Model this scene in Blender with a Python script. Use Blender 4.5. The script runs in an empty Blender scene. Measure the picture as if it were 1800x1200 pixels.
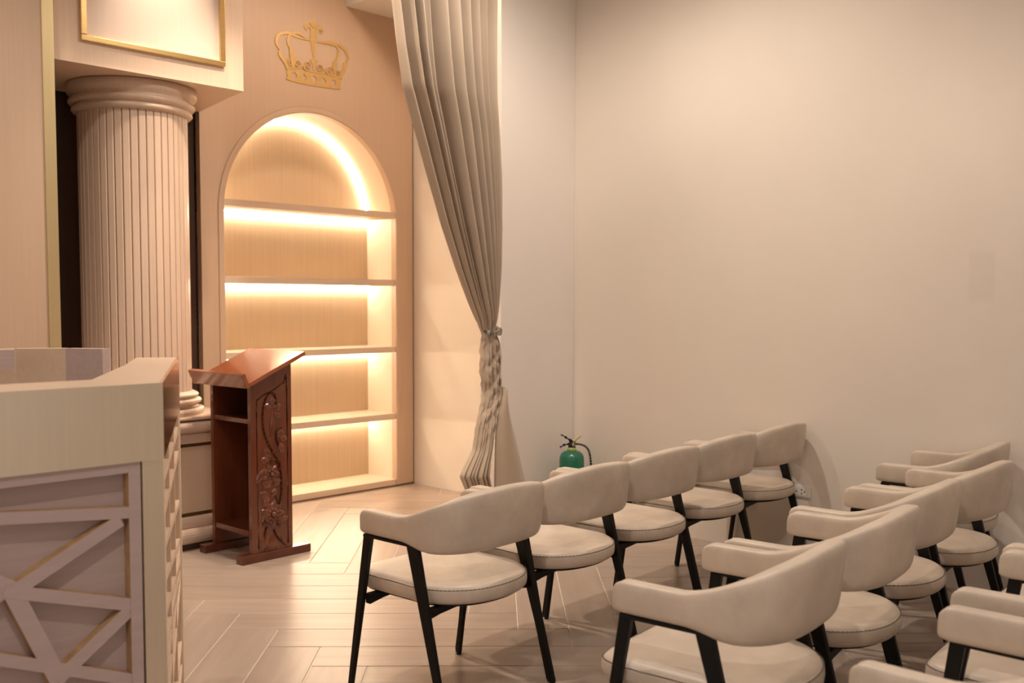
import bpy, bmesh, math, random
from mathutils import Vector, Matrix
random.seed(7)
S = bpy.context.scene
C = S.collection
R = math.radians

# ---------------------------------------------------------------- camera
cam_d = bpy.data.cameras.new('camera'); cam = bpy.data.objects.new('camera', cam_d); C.objects.link(cam)
S.camera = cam
YAW, PIT, ROLL = 0.80069, 0.063841, 0.003188
fw = Vector((math.sin(YAW)*math.cos(PIT), math.cos(YAW)*math.cos(PIT), -math.sin(PIT)))
rt = Vector((math.cos(YAW), -math.sin(YAW), 0)); up = rt.cross(fw)
r2 = rt*math.cos(ROLL)+up*math.sin(ROLL); u2 = -rt*math.sin(ROLL)+up*math.cos(ROLL)
cam.matrix_world = Matrix(((r2.x, u2.x, -fw.x, 0), (r2.y, u2.y, -fw.y, 0), (r2.z, u2.z, -fw.z, 1.4), (0, 0, 0, 1)))
cam_d.sensor_width = 36; cam_d.lens = 35.28; cam_d.shift_y = 0.02423
cam_d.clip_start = 0.05
cam_d.dof.use_dof = True; cam_d.dof.focus_distance = 4.0; cam_d.dof.aperture_fstop = 3.2

# ---------------------------------------------------------------- view, world, lights
S.view_settings.view_transform = 'Standard'; S.view_settings.look = 'None'
S.view_settings.gamma = 1; S.view_settings.use_curve_mapping = False
S.view_settings.exposure = 0.12
w = bpy.data.worlds.new('world'); S.world = w; w.use_nodes = True
w.node_tree.nodes['Background'].inputs[0].default_value = (1, .86, .74, 1)
w.node_tree.nodes['Background'].inputs[1].default_value = 0.05

WARM = (1, .80, .62); SOFT = (1, .87, .75); NEUT = (1, .89, .82)
def spot(name, loc, target, watts, col, size=70, blend=.6, rad=.05):
    d = bpy.data.lights.new(name, 'SPOT'); d.energy = watts; d.color = col; d.spot_size = R(size); d.spot_blend = blend
    d.shadow_soft_size = rad
    o = bpy.data.objects.new(name, d); C.objects.link(o); o.location = loc
    o.rotation_euler = (Vector(target)-Vector(loc)).to_track_quat('-Z', 'Y').to_euler(); return o
def area(name, loc, target, watts, col, sx, sy):
    d = bpy.data.lights.new(name, 'AREA'); d.shape = 'RECTANGLE'; d.size = sx; d.size_y = sy; d.energy = watts; d.color = col
    o = bpy.data.objects.new(name, d); C.objects.link(o); o.location = loc
    o.rotation_euler = (Vector(target)-Vector(loc)).to_track_quat('-Z', 'Y').to_euler(); return o
CEIL = 3.9
DOWN = [  # ceiling downlights, NEUT ones unseen lamps added as fill: place, target, watts, colour, cone
 ((2.60, 4.92, 3.85), (2.60, 5.02, 2.6), 190, WARM, 50),
 ((2.90, 4.30, 3.85), (2.95, 4.6, 0), 150, WARM, 80),
 ((4.00, 4.75, 3.85), (4.0, 4.95, 0), 76, WARM, 165),
 ((3.35, 3.05, 3.85), (3.45, 3.05, 0), 146, SOFT, 152),
 ((3.40, 1.40, 3.85), (3.4, 1.4, 0), 45, SOFT, 120),
 ((1.20, 3.60, 3.85), (1.2, 3.6, 0), 78, SOFT, 130),
 ((0.20, 0.60, 3.85), (.5, 1.2, 0), 110, NEUT, 120),
 ((3.40, -.80, 3.85), (3.4, -.8, 0), 14, NEUT, 120),
 ((0.60, -1.2, 3.85), (.6, -1.2, 0), 18, NEUT, 120),
]
for i, (l, t, wt, c, s) in enumerate(DOWN): spot('downlight_lamp', l, t, wt, c, s, blend=1.0 if i == 0 else .6, rad=.14 if i == 2 else .06)
area('fill_light', (-3.35, 1.6, 1.9), (3, 1.6, 1.5), 18, (1, .88, .78), 3.4, 2.0)  # added soft fill from the unseen left side of the room
area('fill_light', (0.6, -3.35, 1.9), (1.5, 2, 1.2), 26, (.92, .95, 1), 3.2, 2.0)  # added cool fill from behind the camera

# ---------------------------------------------------------------- materials
M = {}
def mat(name, col, rough=.5, metal=0., var=0., scale=(4, 4, 4), detail=4, coat=0., bump=0., bscale=None, rnd=0., emit=None, estr=0., spec=.5, sheen=0., coord='Object'):
    m = bpy.data.materials.new(name); m.use_nodes = True; n = m.node_tree.nodes; l = m.node_tree.links
    b = n['Principled BSDF']; b.inputs['Base Color'].default_value = (*col, 1); b.inputs['Roughness'].default_value = rough
    b.inputs['Metallic'].default_value = metal; b.inputs['Coat Weight'].default_value = coat; b.inputs['Coat Roughness'].default_value = .12
    b.inputs['Specular IOR Level'].default_value = spec; b.inputs['Sheen Weight'].default_value = sheen
    if emit: b.inputs['Emission Color'].default_value = (*emit, 1); b.inputs['Emission Strength'].default_value = estr
    if var or bump or rnd:
        tc = n.new('ShaderNodeTexCoord'); mp = n.new('ShaderNodeMapping'); mp.inputs['Scale'].default_value = scale
        oi = n.new('ShaderNodeObjectInfo'); mul = n.new('ShaderNodeVectorMath'); mul.operation = 'SCALE'; mul.inputs[3].default_value = 37.0
        cb = n.new('ShaderNodeCombineXYZ'); l.new(oi.outputs['Random'], cb.inputs[0]); l.new(oi.outputs['Random'], cb.inputs[1]); l.new(cb.outputs[0], mul.inputs[0])
        l.new(tc.outputs[coord], mp.inputs[0]); l.new(mul.outputs[0], mp.inputs['Location'])
        nz = n.new('ShaderNodeTexNoise'); nz.inputs['Scale'].default_value = 1; nz.inputs['Detail'].default_value = detail; nz.inputs['Roughness'].default_value = .6
        l.new(mp.outputs[0], nz.inputs['Vector'])
        cr = n.new('ShaderNodeValToRGB'); cr.color_ramp.elements[0].position = .3; cr.color_ramp.elements[1].position = .72
        cr.color_ramp.elements[0].color = (*[c*(1-var) for c in col], 1); cr.color_ramp.elements[1].color = (*[min(1, c*(1+var)) for c in col], 1)
        l.new(nz.outputs['Fac'], cr.inputs[0]); out = cr.outputs[0]
        if rnd:
            hs = n.new('ShaderNodeHueSaturation'); mr = n.new('ShaderNodeMapRange'); mr.inputs[3].default_value = 1-rnd; mr.inputs[4].default_value = 1+rnd
            l.new(oi.outputs['Random'], mr.inputs[0]); l.new(mr.outputs[0], hs.inputs['Value']); l.new(out, hs.inputs['Color']); out = hs.outputs[0]
        l.new(out, b.inputs['Base Color'])
        if bump:
            bp = n.new('ShaderNodeBump'); bp.inputs['Strength'].default_value = bump; bp.inputs['Distance'].default_value = .004
            src = nz
            if bscale:
                nz2 = n.new('ShaderNodeTexNoise'); nz2.inputs['Scale'].default_value = bscale; nz2.inputs['Detail'].default_value = 6
                l.new(tc.outputs[coord], nz2.inputs['Vector']); src = nz2
            l.new(src.outputs['Fac'], bp.inputs['Height']); l.new(bp.outputs[0], b.inputs['Normal'])
    M[name] = m; return m
mat('wall_paint', (.81, .73, .64), .75, var=.025, scale=(1.3, 1.3, 1.3), bump=.08, bscale=60)
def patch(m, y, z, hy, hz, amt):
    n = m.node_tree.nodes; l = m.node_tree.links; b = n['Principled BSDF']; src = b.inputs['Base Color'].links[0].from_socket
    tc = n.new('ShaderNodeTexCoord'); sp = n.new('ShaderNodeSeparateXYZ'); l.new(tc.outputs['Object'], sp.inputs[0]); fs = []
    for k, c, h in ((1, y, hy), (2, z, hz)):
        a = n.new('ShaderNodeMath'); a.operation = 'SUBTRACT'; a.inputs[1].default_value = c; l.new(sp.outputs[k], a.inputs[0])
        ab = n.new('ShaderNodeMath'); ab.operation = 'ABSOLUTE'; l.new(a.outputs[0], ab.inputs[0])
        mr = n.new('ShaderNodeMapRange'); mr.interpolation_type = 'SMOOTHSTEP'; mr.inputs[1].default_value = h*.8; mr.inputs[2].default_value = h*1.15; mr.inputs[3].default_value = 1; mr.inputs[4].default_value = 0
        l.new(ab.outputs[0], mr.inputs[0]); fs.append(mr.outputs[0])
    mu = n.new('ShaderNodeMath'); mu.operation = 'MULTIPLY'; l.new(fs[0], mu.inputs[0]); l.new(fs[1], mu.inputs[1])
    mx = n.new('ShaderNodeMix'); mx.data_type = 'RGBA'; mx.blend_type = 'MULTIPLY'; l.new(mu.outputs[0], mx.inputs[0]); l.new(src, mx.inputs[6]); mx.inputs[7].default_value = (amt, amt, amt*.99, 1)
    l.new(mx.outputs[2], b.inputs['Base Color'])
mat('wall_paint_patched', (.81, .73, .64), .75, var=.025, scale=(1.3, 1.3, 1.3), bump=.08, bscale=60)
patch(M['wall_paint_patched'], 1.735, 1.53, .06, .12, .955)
mat('pilaster_paint', (.88, .82, .76), .7, var=.02, scale=(1.3, 1.3, 1.3), bump=.06, bscale=60)
mat('ceiling_paint', (.82, .78, .72), .8, var=.01)
mat('laminate', (.565, .405, .29), .42, var=.03, scale=(90, 90, 1.6), bump=.03)
mat('laminate_pale', (.80, .61, .46), .45, var=.03, scale=(90, 90, 1.6))
mat('lining', (.82, .68, .54), .45, var=.03, scale=(90, 90, 1.6))
mat('laminate_shelf', (.68, .53, .40), .45, var=.05, scale=(2, 90, 90))
mat('niche_back', (.60, .47, .33), .5, var=.06, scale=(110, 110, 1.2))
mat('header_panel', (.76, .62, .52), .5, var=.02, scale=(60, 60, 2))
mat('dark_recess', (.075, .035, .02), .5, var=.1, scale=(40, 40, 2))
mat('gold', (.78, .56, .25), .28, metal=1., var=.04, scale=(3, 3, 60))
mat('champagne_gold', (.86, .785, .64), .42, metal=.9, var=.03, scale=(80, 80, 1.5))
mat('strip_gold', (.80, .66, .38), .36, metal=.9, var=.03, scale=(80, 80, 1.5))
mat('crown_gold', (.72, .49, .21), .36, metal=.55, var=.05, scale=(40, 40, 40))
mat('bronze', (.20, .12, .055), .35, metal=.7)
mat('gold_warm_reflection', (.70, .42, .26), .12, metal=1., var=.03)  # gold band tinted copper: its warm reflection is put into the colour
mat('column_paint', (.68, .51, .39), .38, var=.05, scale=(60, 60, 2), rnd=.05)
mat('plinth_paint', (.70, .53, .42), .33, var=.04, scale=(2, 80, 80))
mat('counter_paint', (.50, .385, .36), .5, var=.06, scale=(3, 60, 60))
mat('counter_recess', (.47, .36, .335), .55, var=.06, scale=(3, 60, 60))
mat('counter_board', (.66, .50, .37), .4, var=.04, scale=(70, 3, 70))
mat('raw_edge', (.44, .27, .13), .6, var=.2, scale=(30, 30, 30))
mat('lectern_wood', (.145, .038, .015), .22, var=.28, scale=(14, 60, 2.0), coat=.6, bump=.02)
mat('lectern_top', (.27, .075, .026), .22, var=.22, scale=(6, 3, 30), coat=.8, bump=.05)
mat('lectern_dark', (.11, .028, .012), .3, var=.25, scale=(14, 60, 2.0), coat=.4)
mat('leather', (.62, .52, .42), .40, var=.15, scale=(6, 6, 6), detail=6, bump=.08, bscale=130, rnd=.02, sheen=.05)
mat('leather_seam', (.46, .37, .28), .5)
mat('black_metal', (.006, .005, .0045), .5, var=.2, scale=(20, 20, 20), spec=.25)
mat('rubber', (.012, .012, .012), .7)
mat('plank', (.43, .335, .272), .30, var=.13, scale=(1.6, 16, 16), detail=7, rnd=.06, bump=.02)
mat('grout', (.80, .70, .60), .6)
mat('curtain_fabric', (.50, .395, .295), .75, var=.05, scale=(3, 3, 3), bump=.05, bscale=400, sheen=.3)
mat('led', (1, .8, .55), .5, emit=(1, .86, .64), estr=82)
mat('led_arch', (1, .8, .55), .5, emit=(1, .86, .64), estr=44)
mat('lamp_glass', (1, .9, .75), .5, emit=(1, .85, .65), estr=6)
mat('fixture', (.7, .66, .6), .4)
mat('green_paint', (.012, .17, .10), .28, coat=.4)
mat('lime_collar', (.42, .50, .12), .4)
mat('yellow_tag', (.75, .58, .10), .5)
mat('steel', (.55, .55, .55), .3, metal=1.)
mat('label_paper', (.75, .72, .62), .6)
mat('white_plastic', (.80, .75, .68), .35)
mat('socket_hole', (.06, .03, .025), .6)
mat('cloth_grey', (.50, .47, .40), .8, var=.1, scale=(30, 30, 30))
mat('fill_glow', (.9, .9, .9), .3, emit=(1, .9, .82), estr=.25)  # glow for the panes of the added fill panels
mat('fill_frame_paint', (.7, .66, .6), .5)  # frames of the added fill panels

# ---------------------------------------------------------------- mesh helpers
def obj(name, bm, m, parent=None, smooth=False, loc=None, rot=None):
    me = bpy.data.meshes.new(name)
    bmesh.ops.recalc_face_normals(bm, faces=bm.faces)
    bm.to_mesh(me); bm.free()
    if smooth: me.polygons.foreach_set('use_smooth', [True]*len(me.polygons))
    me.materials.append(M[m])
    o = bpy.data.objects.new(name, me); C.objects.link(o)
    if parent: o.parent = parent
    if loc: o.location = loc
    if rot: o.rotation_euler = rot
    return o
def thing(name, label, cat, loc=(0, 0, 0), rz=0, group=None):
    o = bpy.data.objects.new(name, None); C.objects.link(o); o.location = loc; o.rotation_euler = (0, 0, rz)
    o.empty_display_size = .1; tag(o, label, cat, group); return o
def tag(o, label, cat, group=None):
    o['label'] = label; o['category'] = cat
    if group: o['group'] = group
    return o
def struct(o, label=None, cat=None):
    o['kind'] = 'structure'
    if label: o['label'] = label
    if cat: o['category'] = cat
    return o
def box(x0, x1, y0, y1, z0, z1, bm=None, bev=0., seg=2):
    bm = bm or bmesh.new()
    vs = [bm.verts.new((x, y, z)) for z in (z0, z1) for y in (y0, y1) for x in (x0, x1)]
    fs = [bm.faces.new([vs[i] for i in f]) for f in ((0, 2, 3, 1), (4, 5, 7, 6), (0, 1, 5, 4), (2, 6, 7, 3), (0, 4, 6, 2), (1, 3, 7, 5))]
    if bev:
        es = {e for f in fs for e in f.edges}
        bmesh.ops.bevel(bm, geom=list(es), offset=bev, segments=seg, affect='EDGES', profile=.5)
    return bm
def prism(pts, z0, z1, bm=None, bev=0.):
    """vertical prism over a plan polygon"""
    bm = bm or bmesh.new()
    a = [bm.verts.new((p[0], p[1], z0)) for p in pts]; b = [bm.verts.new((p[0], p[1], z1)) for p in pts]; n = len(pts)
    fs = [bm.faces.new(a[::-1]), bm.faces.new(b)] + [bm.faces.new((a[i], a[(i+1) % n], b[(i+1) % n], b[i])) for i in range(n)]
    if bev: bmesh.ops.bevel(bm, geom=list({e for f in fs for e in f.edges}), offset=bev, segments=2, affect='EDGES', profile=.5)
    return bm
def xz_plate(pts, y0, y1, bm=None):
    """plate standing in the X-Z plane between two Y"""
    bm = bm or bmesh.new()
    a = [bm.verts.new((p[0], y0, p[1])) for p in pts]; b = [bm.verts.new((p[0], y1, p[1])) for p in pts]; n = len(pts)
    bm.faces.new(a); bm.faces.new(b[::-1])
    for i in range(n): bm.faces.new((a[i], b[i], b[(i+1) % n], a[(i+1) % n]))
    return bm
def loft(rings, bm=None, closed=True, caps=True, loop=False):
    bm = bm or bmesh.new()
    vs = [[bm.verts.new(p) for p in r] for r in rings]; n = len(vs[0]); k = len(vs)
    for i in range(k if loop else k-1):
        A, B = vs[i], vs[(i+1) % k]
        for j in range(n if closed else n-1): bm.faces.new((A[j], A[(j+1) % n], B[(j+1) % n], B[j]))
    if caps and closed and not loop: bm.faces.new(vs[0][::-1]); bm.faces.new(vs[-1])
    return bm
def tube(pts, rad, bm=None, n=8):
    pts = [Vector(p) for p in pts]; rs = rad if isinstance(rad, (list, tuple)) else [rad]*len(pts); rings = []
    ref = Vector((0, 0, 1))
    for i, p in enumerate(pts):
        t = (pts[min(i+1, len(pts)-1)]-pts[max(i-1, 0)]).normalized()
        if abs(t.dot(ref)) > .95: ref = Vector((1, 0, 0))
        a = t.cross(ref).normalized(); b = t.cross(a).normalized(); ref = b if abs(t.dot(b)) < .9 else ref
        rings.append([p+(a*math.cos(2*math.pi*k/n)+b*math.sin(2*math.pi*k/n))*rs[i] for k in range(n)])
    return loft(rings, bm)
def lathe(prof, cx=0, cy=0, n=48, bm=None, a0=0, a1=2*math.pi):
    full = abs(a1-a0-2*math.pi) < 1e-6; k = n if full else n+1
    rings = []
    for i in range(k):
        a = a0+(a1-a0)*i/n
        rings.append([(cx+r*math.cos(a), cy+r*math.sin(a), z) for r, z in prof])
    bm = bm or bmesh.new()
    loft(rings, bm, closed=False, caps=False, loop=full)
    bmesh.ops.remove_doubles(bm, verts=bm.verts, dist=1e-5)
    return bm
def bar(a, b, wa, ta, wb, tb, side, bm=None, bev=.004):
    """tapered bar from a to b; side = direction of the width"""
    a, b = Vector(a), Vector(b); t = (b-a).normalized(); s = Vector(side); s = (s-t*s.dot(t)).normalized(); q = t.cross(s)
    r = lambda p, W, T: [p+s*x*W/2+q*y*T/2 for x, y in ((-1, -1), (1, -1), (1, 1), (-1, 1))]
    bm = bm or bmesh.new()
    loft([r(a, wa, ta), r(b, wb, tb)], bm)
    if bev: bmesh.ops.bevel(bm, geom=list(bm.edges), offset=bev, segments=2, affect='EDGES', profile=.5)
    return bm
def smoothstep(t): t = max(0, min(1, t)); return t*t*(3-2*t)
def interp(x, xs, ys):
    if x <= xs[0]: return ys[0]
    for i in range(len(xs)-1):
        if x <= xs[i+1]:
            t = (x-xs[i])/(xs[i+1]-xs[i]); return ys[i]+(ys[i+1]-ys[i])*t
    return ys[-1]

# ================================================================ SETTING
XW, YB = 5.0, 5.896            # right wall, arched back wall
XL, YF = -3.5, -3.5            # far left wall, wall behind the camera
fl = struct(obj('floor', box(XL, XW+.1, YF, 6.6, -.12, -.0035), 'grout'), 'grey-brown wood-look floor laid in a herringbone of planks', 'floor')
# herringbone planks
PW, PL = .2192, 1.245
U = Vector((-1, 1, 0))/math.sqrt(2); V = Vector((1, 1, 0))/math.sqrt(2)
def plank_mesh():
    g = .0022; bm = bmesh.new(); box(-PL/2+g, PL/2-g, -PW/2+g, PW/2-g, -.012, 0, bm)
    top = [e for e in bm.edges if all(v.co.z > -.001 for v in e.verts)]
    bmesh.ops.bevel(bm, geom=top, offset=.0012, segments=1, affect='EDGES')
    me = bpy.data.meshes.new('plank'); bmesh.ops.recalc_face_normals(bm, faces=bm.faces); bm.to_mesh(me); bm.free(); me.materials.append(M['plank']); return me
PM = plank_mesh()
O = Vector((2.332, 3.341, 0))-U*PL-V*PW
X0, X1, Y0, Y1 = -.6, XW, -.9, YB+.02
def add_plank(c, ang):
    hx = .5*(PL*abs(math.cos(ang))+PW*abs(math.sin(ang)))
    if c.x+hx < X0+.02 or c.x-hx > X1-.02 or c.y+hx < Y0+.02 or c.y-hx > Y1-.02: return
    me = PM
    inside = X0 <= c.x-hx and c.x+hx <= X1 and Y0 <= c.y-hx and c.y+hx <= Y1
    if not inside:
        bm = bmesh.new(); bm.from_mesh(PM); mw = Matrix.Translation(c) @ Matrix.Rotation(ang, 4, 'Z'); bm.transform(mw)
        for co, no in (((X0, 0, 0), (-1, 0, 0)), ((X1, 0, 0), (1, 0, 0)), ((0, Y0, 0), (0, -1, 0)), ((0, Y1, 0), (0, 1, 0))):
            bmesh.ops.bisect_plane(bm, geom=bm.verts[:]+bm.edges[:]+bm.faces[:], plane_co=co, plane_no=no, clear_outer=True)
        if len(bm.faces) < 4: bm.free(); return
        bm.transform(mw.inverted()); me = bpy.data.meshes.new('plank'); bm.to_mesh(me); bm.free(); me.materials.append(M['plank'])
    o = bpy.data.objects.new('plank', me); C.objects.link(o); o.parent = fl; o.location = c; o.rotation_euler = (0, 0, ang)
for k in range(-40, 60):
    for j in range(-8, 9):
        base = O + (U+V)*PW*k + (U*-1+V)*PL*j*1.0
        ch = base + U*PL/2 + V*PW/2
        cv = base + V*PW + U*PW/2 + V*PL/2
        add_plank(ch, math.atan2(U.y, U.x)); add_plank(cv, math.atan2(V.y, V.x))
struct(obj('wall_right', box(XW, XW+.1, YF, 6.6, -.1, CEIL+.1), 'wall_paint_patched'), 'plain cream painted wall beside the rows of chairs', 'wall')
struct(obj('wall_left', box(XL-.1, XL, YF, 6.6, -.1, CEIL+.1), 'wall_paint'))
struct(obj('wall_front', box(XL, XW, YF-.1, YF, -.1, CEIL+.1), 'wall_paint'))
struct(obj('ceiling', box(XL-.1, XW+.1, YF-.1, 6.6, CEIL, CEIL+.1), 'ceiling_paint'))
struct(obj('ceiling_soffit', box(4.381, XW, 4.1, YB, 3.485, CEIL), 'ceiling_paint'), 'white boxed soffit under the ceiling by the arched wall', 'soffit')
struct(obj('wall_pilaster', box(4.322, XW, 4.288, 4.47, 0, CEIL, bev=.003), 'pilaster_paint'), 'pale pilaster between the curtain and the cream wall', 'pilaster')
for (nm, x, y, hz) in (('fill_panel_1', XL, 1.6, 0), ('fill_panel_2', 0.6, YF, 1)):  # unseen glowing panels, added where the fill lights stand
    if hz == 0: wb = box(x, x+.04, y-1.75, y+1.75, .85, 2.95); gb = box(x+.04, x+.05, y-1.68, y+1.68, .92, 2.88)
    else: wb = box(x-1.65, x+1.65, y, y+.04, .85, 2.95); gb = box(x-1.58, x+1.58, y+.04, y+.05, .92, 2.88)
    wo = struct(obj(nm, wb, 'fill_frame_paint')); obj('pane', gb, 'fill_glow', wo)

# --- back wall with the arched opening
AX0, AX1, ASP = 3.397, 4.821, 1.985    # opening: left, right, spring line
AXC, AR = (AX0+AX1)/2, (AX1-AX0)/2
NS = 48
arc = lambda r, n=NS: [(AXC+r*math.cos(math.pi*i/n), ASP+r*math.sin(math.pi*i/n)) for i in range(n+1)]   # right to left
FR = .045                               # flat moulding round the arch
def wall_with_arch():
    bm = bmesh.new(); r = AR+FR; y0, y1 = YB, YB+.05
    x0, x1, zt = 3.234, XW-.012, CEIL
    inner = [(AXC+r, .012)] + arc(r) + [(AXC-r, .012)]
    # bridge the opening outline to the outer rectangle, segment by segment
    outer = []
    for (x, z) in inner:
        if z <= ASP+1e-6: outer.append((x1 if x > AXC else x0, z))
        else:
            dx, dz = x-AXC, z-ASP; s = min((zt-ASP)/dz if dz > 1e-6 else 1e9, ((x1-AXC) if dx > 0 else (AXC-x0))/abs(dx) if abs(dx) > 1e-6 else 1e9)
            outer.append((AXC+dx*s, ASP+dz*s))
    for yy in (y0, y1):
        vi = [bm.verts.new((p[0], yy, p[1])) for p in inner]; vo = [bm.verts.new((p[0], yy, p[1])) for p in outer]
        cr, cl = bm.verts.new((x1, yy, zt)), bm.verts.new((x0, yy, zt))
        for i in range(len(inner)-1):
            A, B = outer[i], outer[i+1]
            bm.faces.new((vi[i], vi[i+1], vo[i+1], vo[i]))
            if abs(A[0]-x1) < 1e-4 and abs(B[1]-zt) < 1e-4 and abs(B[0]-x1) > 1e-4: bm.faces.new((vo[i], vo[i+1], cr))
            if abs(A[1]-zt) < 1e-4 and abs(B[0]-x0) < 1e-4 and abs(A[0]-x0) > 1e-4: bm.faces.new((vo[i], vo[i+1], cl))
        if yy == y0: F = (vi, vo)
        else:
            for i in range(len(inner)-1): bm.faces.new((F[0][i], F[0][i+1], vi[i+1], vi[i]))
            # left return edge
    v = [bm.verts.new(p) for p in ((x0, y0, .012), (x0, y1, .012), (x0, y1, zt), (x0, y0, zt))]; bm.faces.new(v)
    return bm
wb = struct(obj('wall_back', wall_with_arch(), 'laminate'), 'beige wood-grain wall panel around the lit arch', 'wall panel')
struct(obj('trim_1', box(XW-.012, XW-.001, YB+.004, YB+.03, .0, CEIL), 'bronze'))
struct(obj('trim_2', box(3.234, XW-.012, YB+.012, YB+.04, 0, .012), 'bronze'))
struct(obj('wall_behind', box(XL, XW, 6.45, 6.55, 0, CEIL), 'wall_paint'))
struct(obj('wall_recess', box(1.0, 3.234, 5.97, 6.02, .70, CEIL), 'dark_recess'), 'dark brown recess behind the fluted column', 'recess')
# --- arched shelf unit
sh = thing('arched_shelf_unit', 'tall arched niche with five shelves lit by warm light strips', 'shelf unit', (AXC, YB, 0))
def addp(name, bm, m, parent, smooth=False):
    o = obj(name, bm, m, parent, smooth)
    if not parent.parent: o.matrix_parent_inverse = Matrix.Translation(parent.location).inverted()
    return o
DEP = .345; YN = YB+DEP
bm = bmesh.new()                         # moulding ring
prof = [(AR+FR, YB+.003), (AR+FR-.004, YB-.007), (AR+.006, YB-.009), (AR, YB-.004), (AR, YB+.05)]
def ring_at(fn):
    return [[(*fn(r)[:1], y, fn(r)[1]) for r, y in prof]]
rings = [[(AXC+r, y, .012) for r, y in prof]]
for i in range(NS+1):
    a = math.pi*i/NS; rings.append([(AXC+r*math.cos(a), y, ASP+r*math.sin(a)) for r, y in prof])
rings.append([(AXC-r, y, .012) for r, y in prof])
addp('arch_frame', loft(rings, bm, closed=False, caps=False), 'laminate', sh)
bm = bmesh.new(); pts = [(AX1, .0)]+arc(AR)+[(AX0, .0)]
loft([[(x, YB+.05, z), (x, YN, z)] for x, z in pts[1:-1]], bm, closed=False, caps=False)
addp('arch_lining', bm, 'lining', sh, True)
addp('side_panel', box(AX0-.02, AX0, YB+.05, YN, .004, ASP), 'lining', sh)
addp('side_panel', box(AX1, AX1+.02, YB+.05, YN, .004, ASP), 'lining', sh)
addp('back_panel', xz_plate([(AX1+.02, 0)]+arc(AR+.02)+[(AX0-.02, 0)], YN, YN+.02), 'niche_back', sh)
SHZ = [2.066, 1.564, 1.063, .557, .054]
for i, z in enumerate(SHZ):
    s = addp('shelf', box(AX0+.001, AX1-.001, YB+.004, YN-.001, z-.044, z, bev=.0015), 'laminate_shelf', sh)
    if i < 4:
        addp('light_strip', box(AX0+.006, AX1-.006, YN-.020, YN-.008, z-.054, z-.0445), 'led', s)
bm = bmesh.new(); r = AR-.008
rings = []
for i in range(1, NS):
    a = math.pi*i/NS
    if ASP+AR*math.sin(a) < 2.075: continue
    rings.append([(AXC+(r+dr)*math.cos(a), YN-.022+dy, ASP+(r+dr)*math.sin(a)) for dr, dy in ((0, 0), (.006, 0), (.006, .014), (0, .014))])
addp('light_strip', loft(rings, bm), 'led_arch', sh)

# --- crown emblem on the wall above the arch
cr = thing('crown_emblem', 'gold royal crown emblem on the beige wall above the arch', 'emblem', (4.10, YB, 2.885))
CN = [0]
def cadd(name, bm):
    CN[0] += 1; bm.transform(Matrix.Translation((0, -.00012*CN[0], 0))); return addp(name, bm, 'crown_gold', cr)
CY0, CY1 = YB-.005, YB-.001
def catmull(pts, n=6):
    out = []
    for i in range(len(pts)-1):
        p0, p1, p2, p3 = pts[max(i-1, 0)], pts[i], pts[i+1], pts[min(i+2, len(pts)-1)]
        for k in range(n):
            t = k/n
            out.append(tuple(.5*((2*p1[d])+(-p0[d]+p2[d])*t+(2*p0[d]-5*p1[d]+4*p2[d]-p3[d])*t*t+(-p0[d]+3*p1[d]-3*p2[d]+p3[d])*t**3) for d in range(len(p1))))
    return out+[tuple(pts[-1])]
def ribbon(pts, wd, bm=None):
    p = catmull(pts); L, Rr = [], []
    for i, q in enumerate(p):
        a, b = p[max(i-1, 0)], p[min(i+1, len(p)-1)]; dx, dz = b[0]-a[0], b[1]-a[1]; l = math.hypot(dx, dz) or 1
        t = i/(len(p)-1); h = .62*interp(t, [k/(len(wd)-1) for k in range(len(wd))], wd)
        L.append((q[0]-dz/l*h, q[1]+dx/l*h)); Rr.append((q[0]+dz/l*h, q[1]-dx/l*h))
    bm = bm or bmesh.new()
    loft([[(l[0], CY0, l[1]), (r_[0], CY0, r_[1]), (r_[0], CY1, r_[1]), (l[0], CY1, l[1])] for l, r_ in zip(L, Rr)], bm)
    return bm
def band_mesh():
    top = [(3.882, 2.972), (3.958, 2.975), (4.021, 2.976), (4.091, 2.978), (4.174, 2.979), (4.252, 2.979), (4.325, 2.974)]
    bot = [(3.877, 2.898), (3.912, 2.890), (3.997, 2.886), (4.113, 2.886), (4.22, 2.889), (4.29, 2.894), (4.327, 2.900)]
    out = bot+[(4.318, 2.926), (4.326, 2.944), (4.319, 2.955)]+top[::-1]+[(3.887, 2.955), (3.878, 2.94), (3.887, 2.92)]
    cu = bpy.data.curves.new('tmp', 'CURVE'); cu.dimensions = '2D'; cu.fill_mode = 'BOTH'; cu.extrude = .002
    def spl(pts):
        s = cu.splines.new('POLY'); s.points.add(len(pts)-1); s.use_cyclic_u = True
        for q, p in zip(s.points, pts): q.co = (p[0], p[1], 0, 1)
    spl(out)
    for i, x in enumerate((3.939, 4.019, 4.101, 4.18, 4.262)):
        if i % 2 == 0: spl([(x+.021*math.cos(2*math.pi*k/20), 2.931+.0225*math.sin(2*math.pi*k/20)) for k in range(20)])
        else: spl([(x+.021, 2.931), (x, 2.953), (x-.021, 2.931), (x, 2.909)])
    to = bpy.data.objects.new('tmp', cu); C.objects.link(to); dg = bpy.context.evaluated_depsgraph_get()
    me = bpy.data.meshes.new_from_object(to.evaluated_get(dg)); bm = bmesh.new(); bm.from_mesh(me)
    bm.transform(Matrix.Translation((0, (CY0+CY1)/2, 0)) @ Matrix.Rotation(math.pi/2, 4, 'X'))
    bpy.data.objects.remove(to); bpy.data.curves.remove(cu); bpy.data.meshes.remove(me); return bm
cadd('crown_band', band_mesh())
st = cadd('fleur_stem', xz_plate([(4.078, 3.274), (4.127, 3.280), (4.129, 3.252), (4.124, 3.203), (4.116, 3.124), (4.107, 3.077), (4.097, 3.075), (4.084, 3.128), (4.074, 3.194), (4.074, 3.242)], CY0, CY1))
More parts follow.
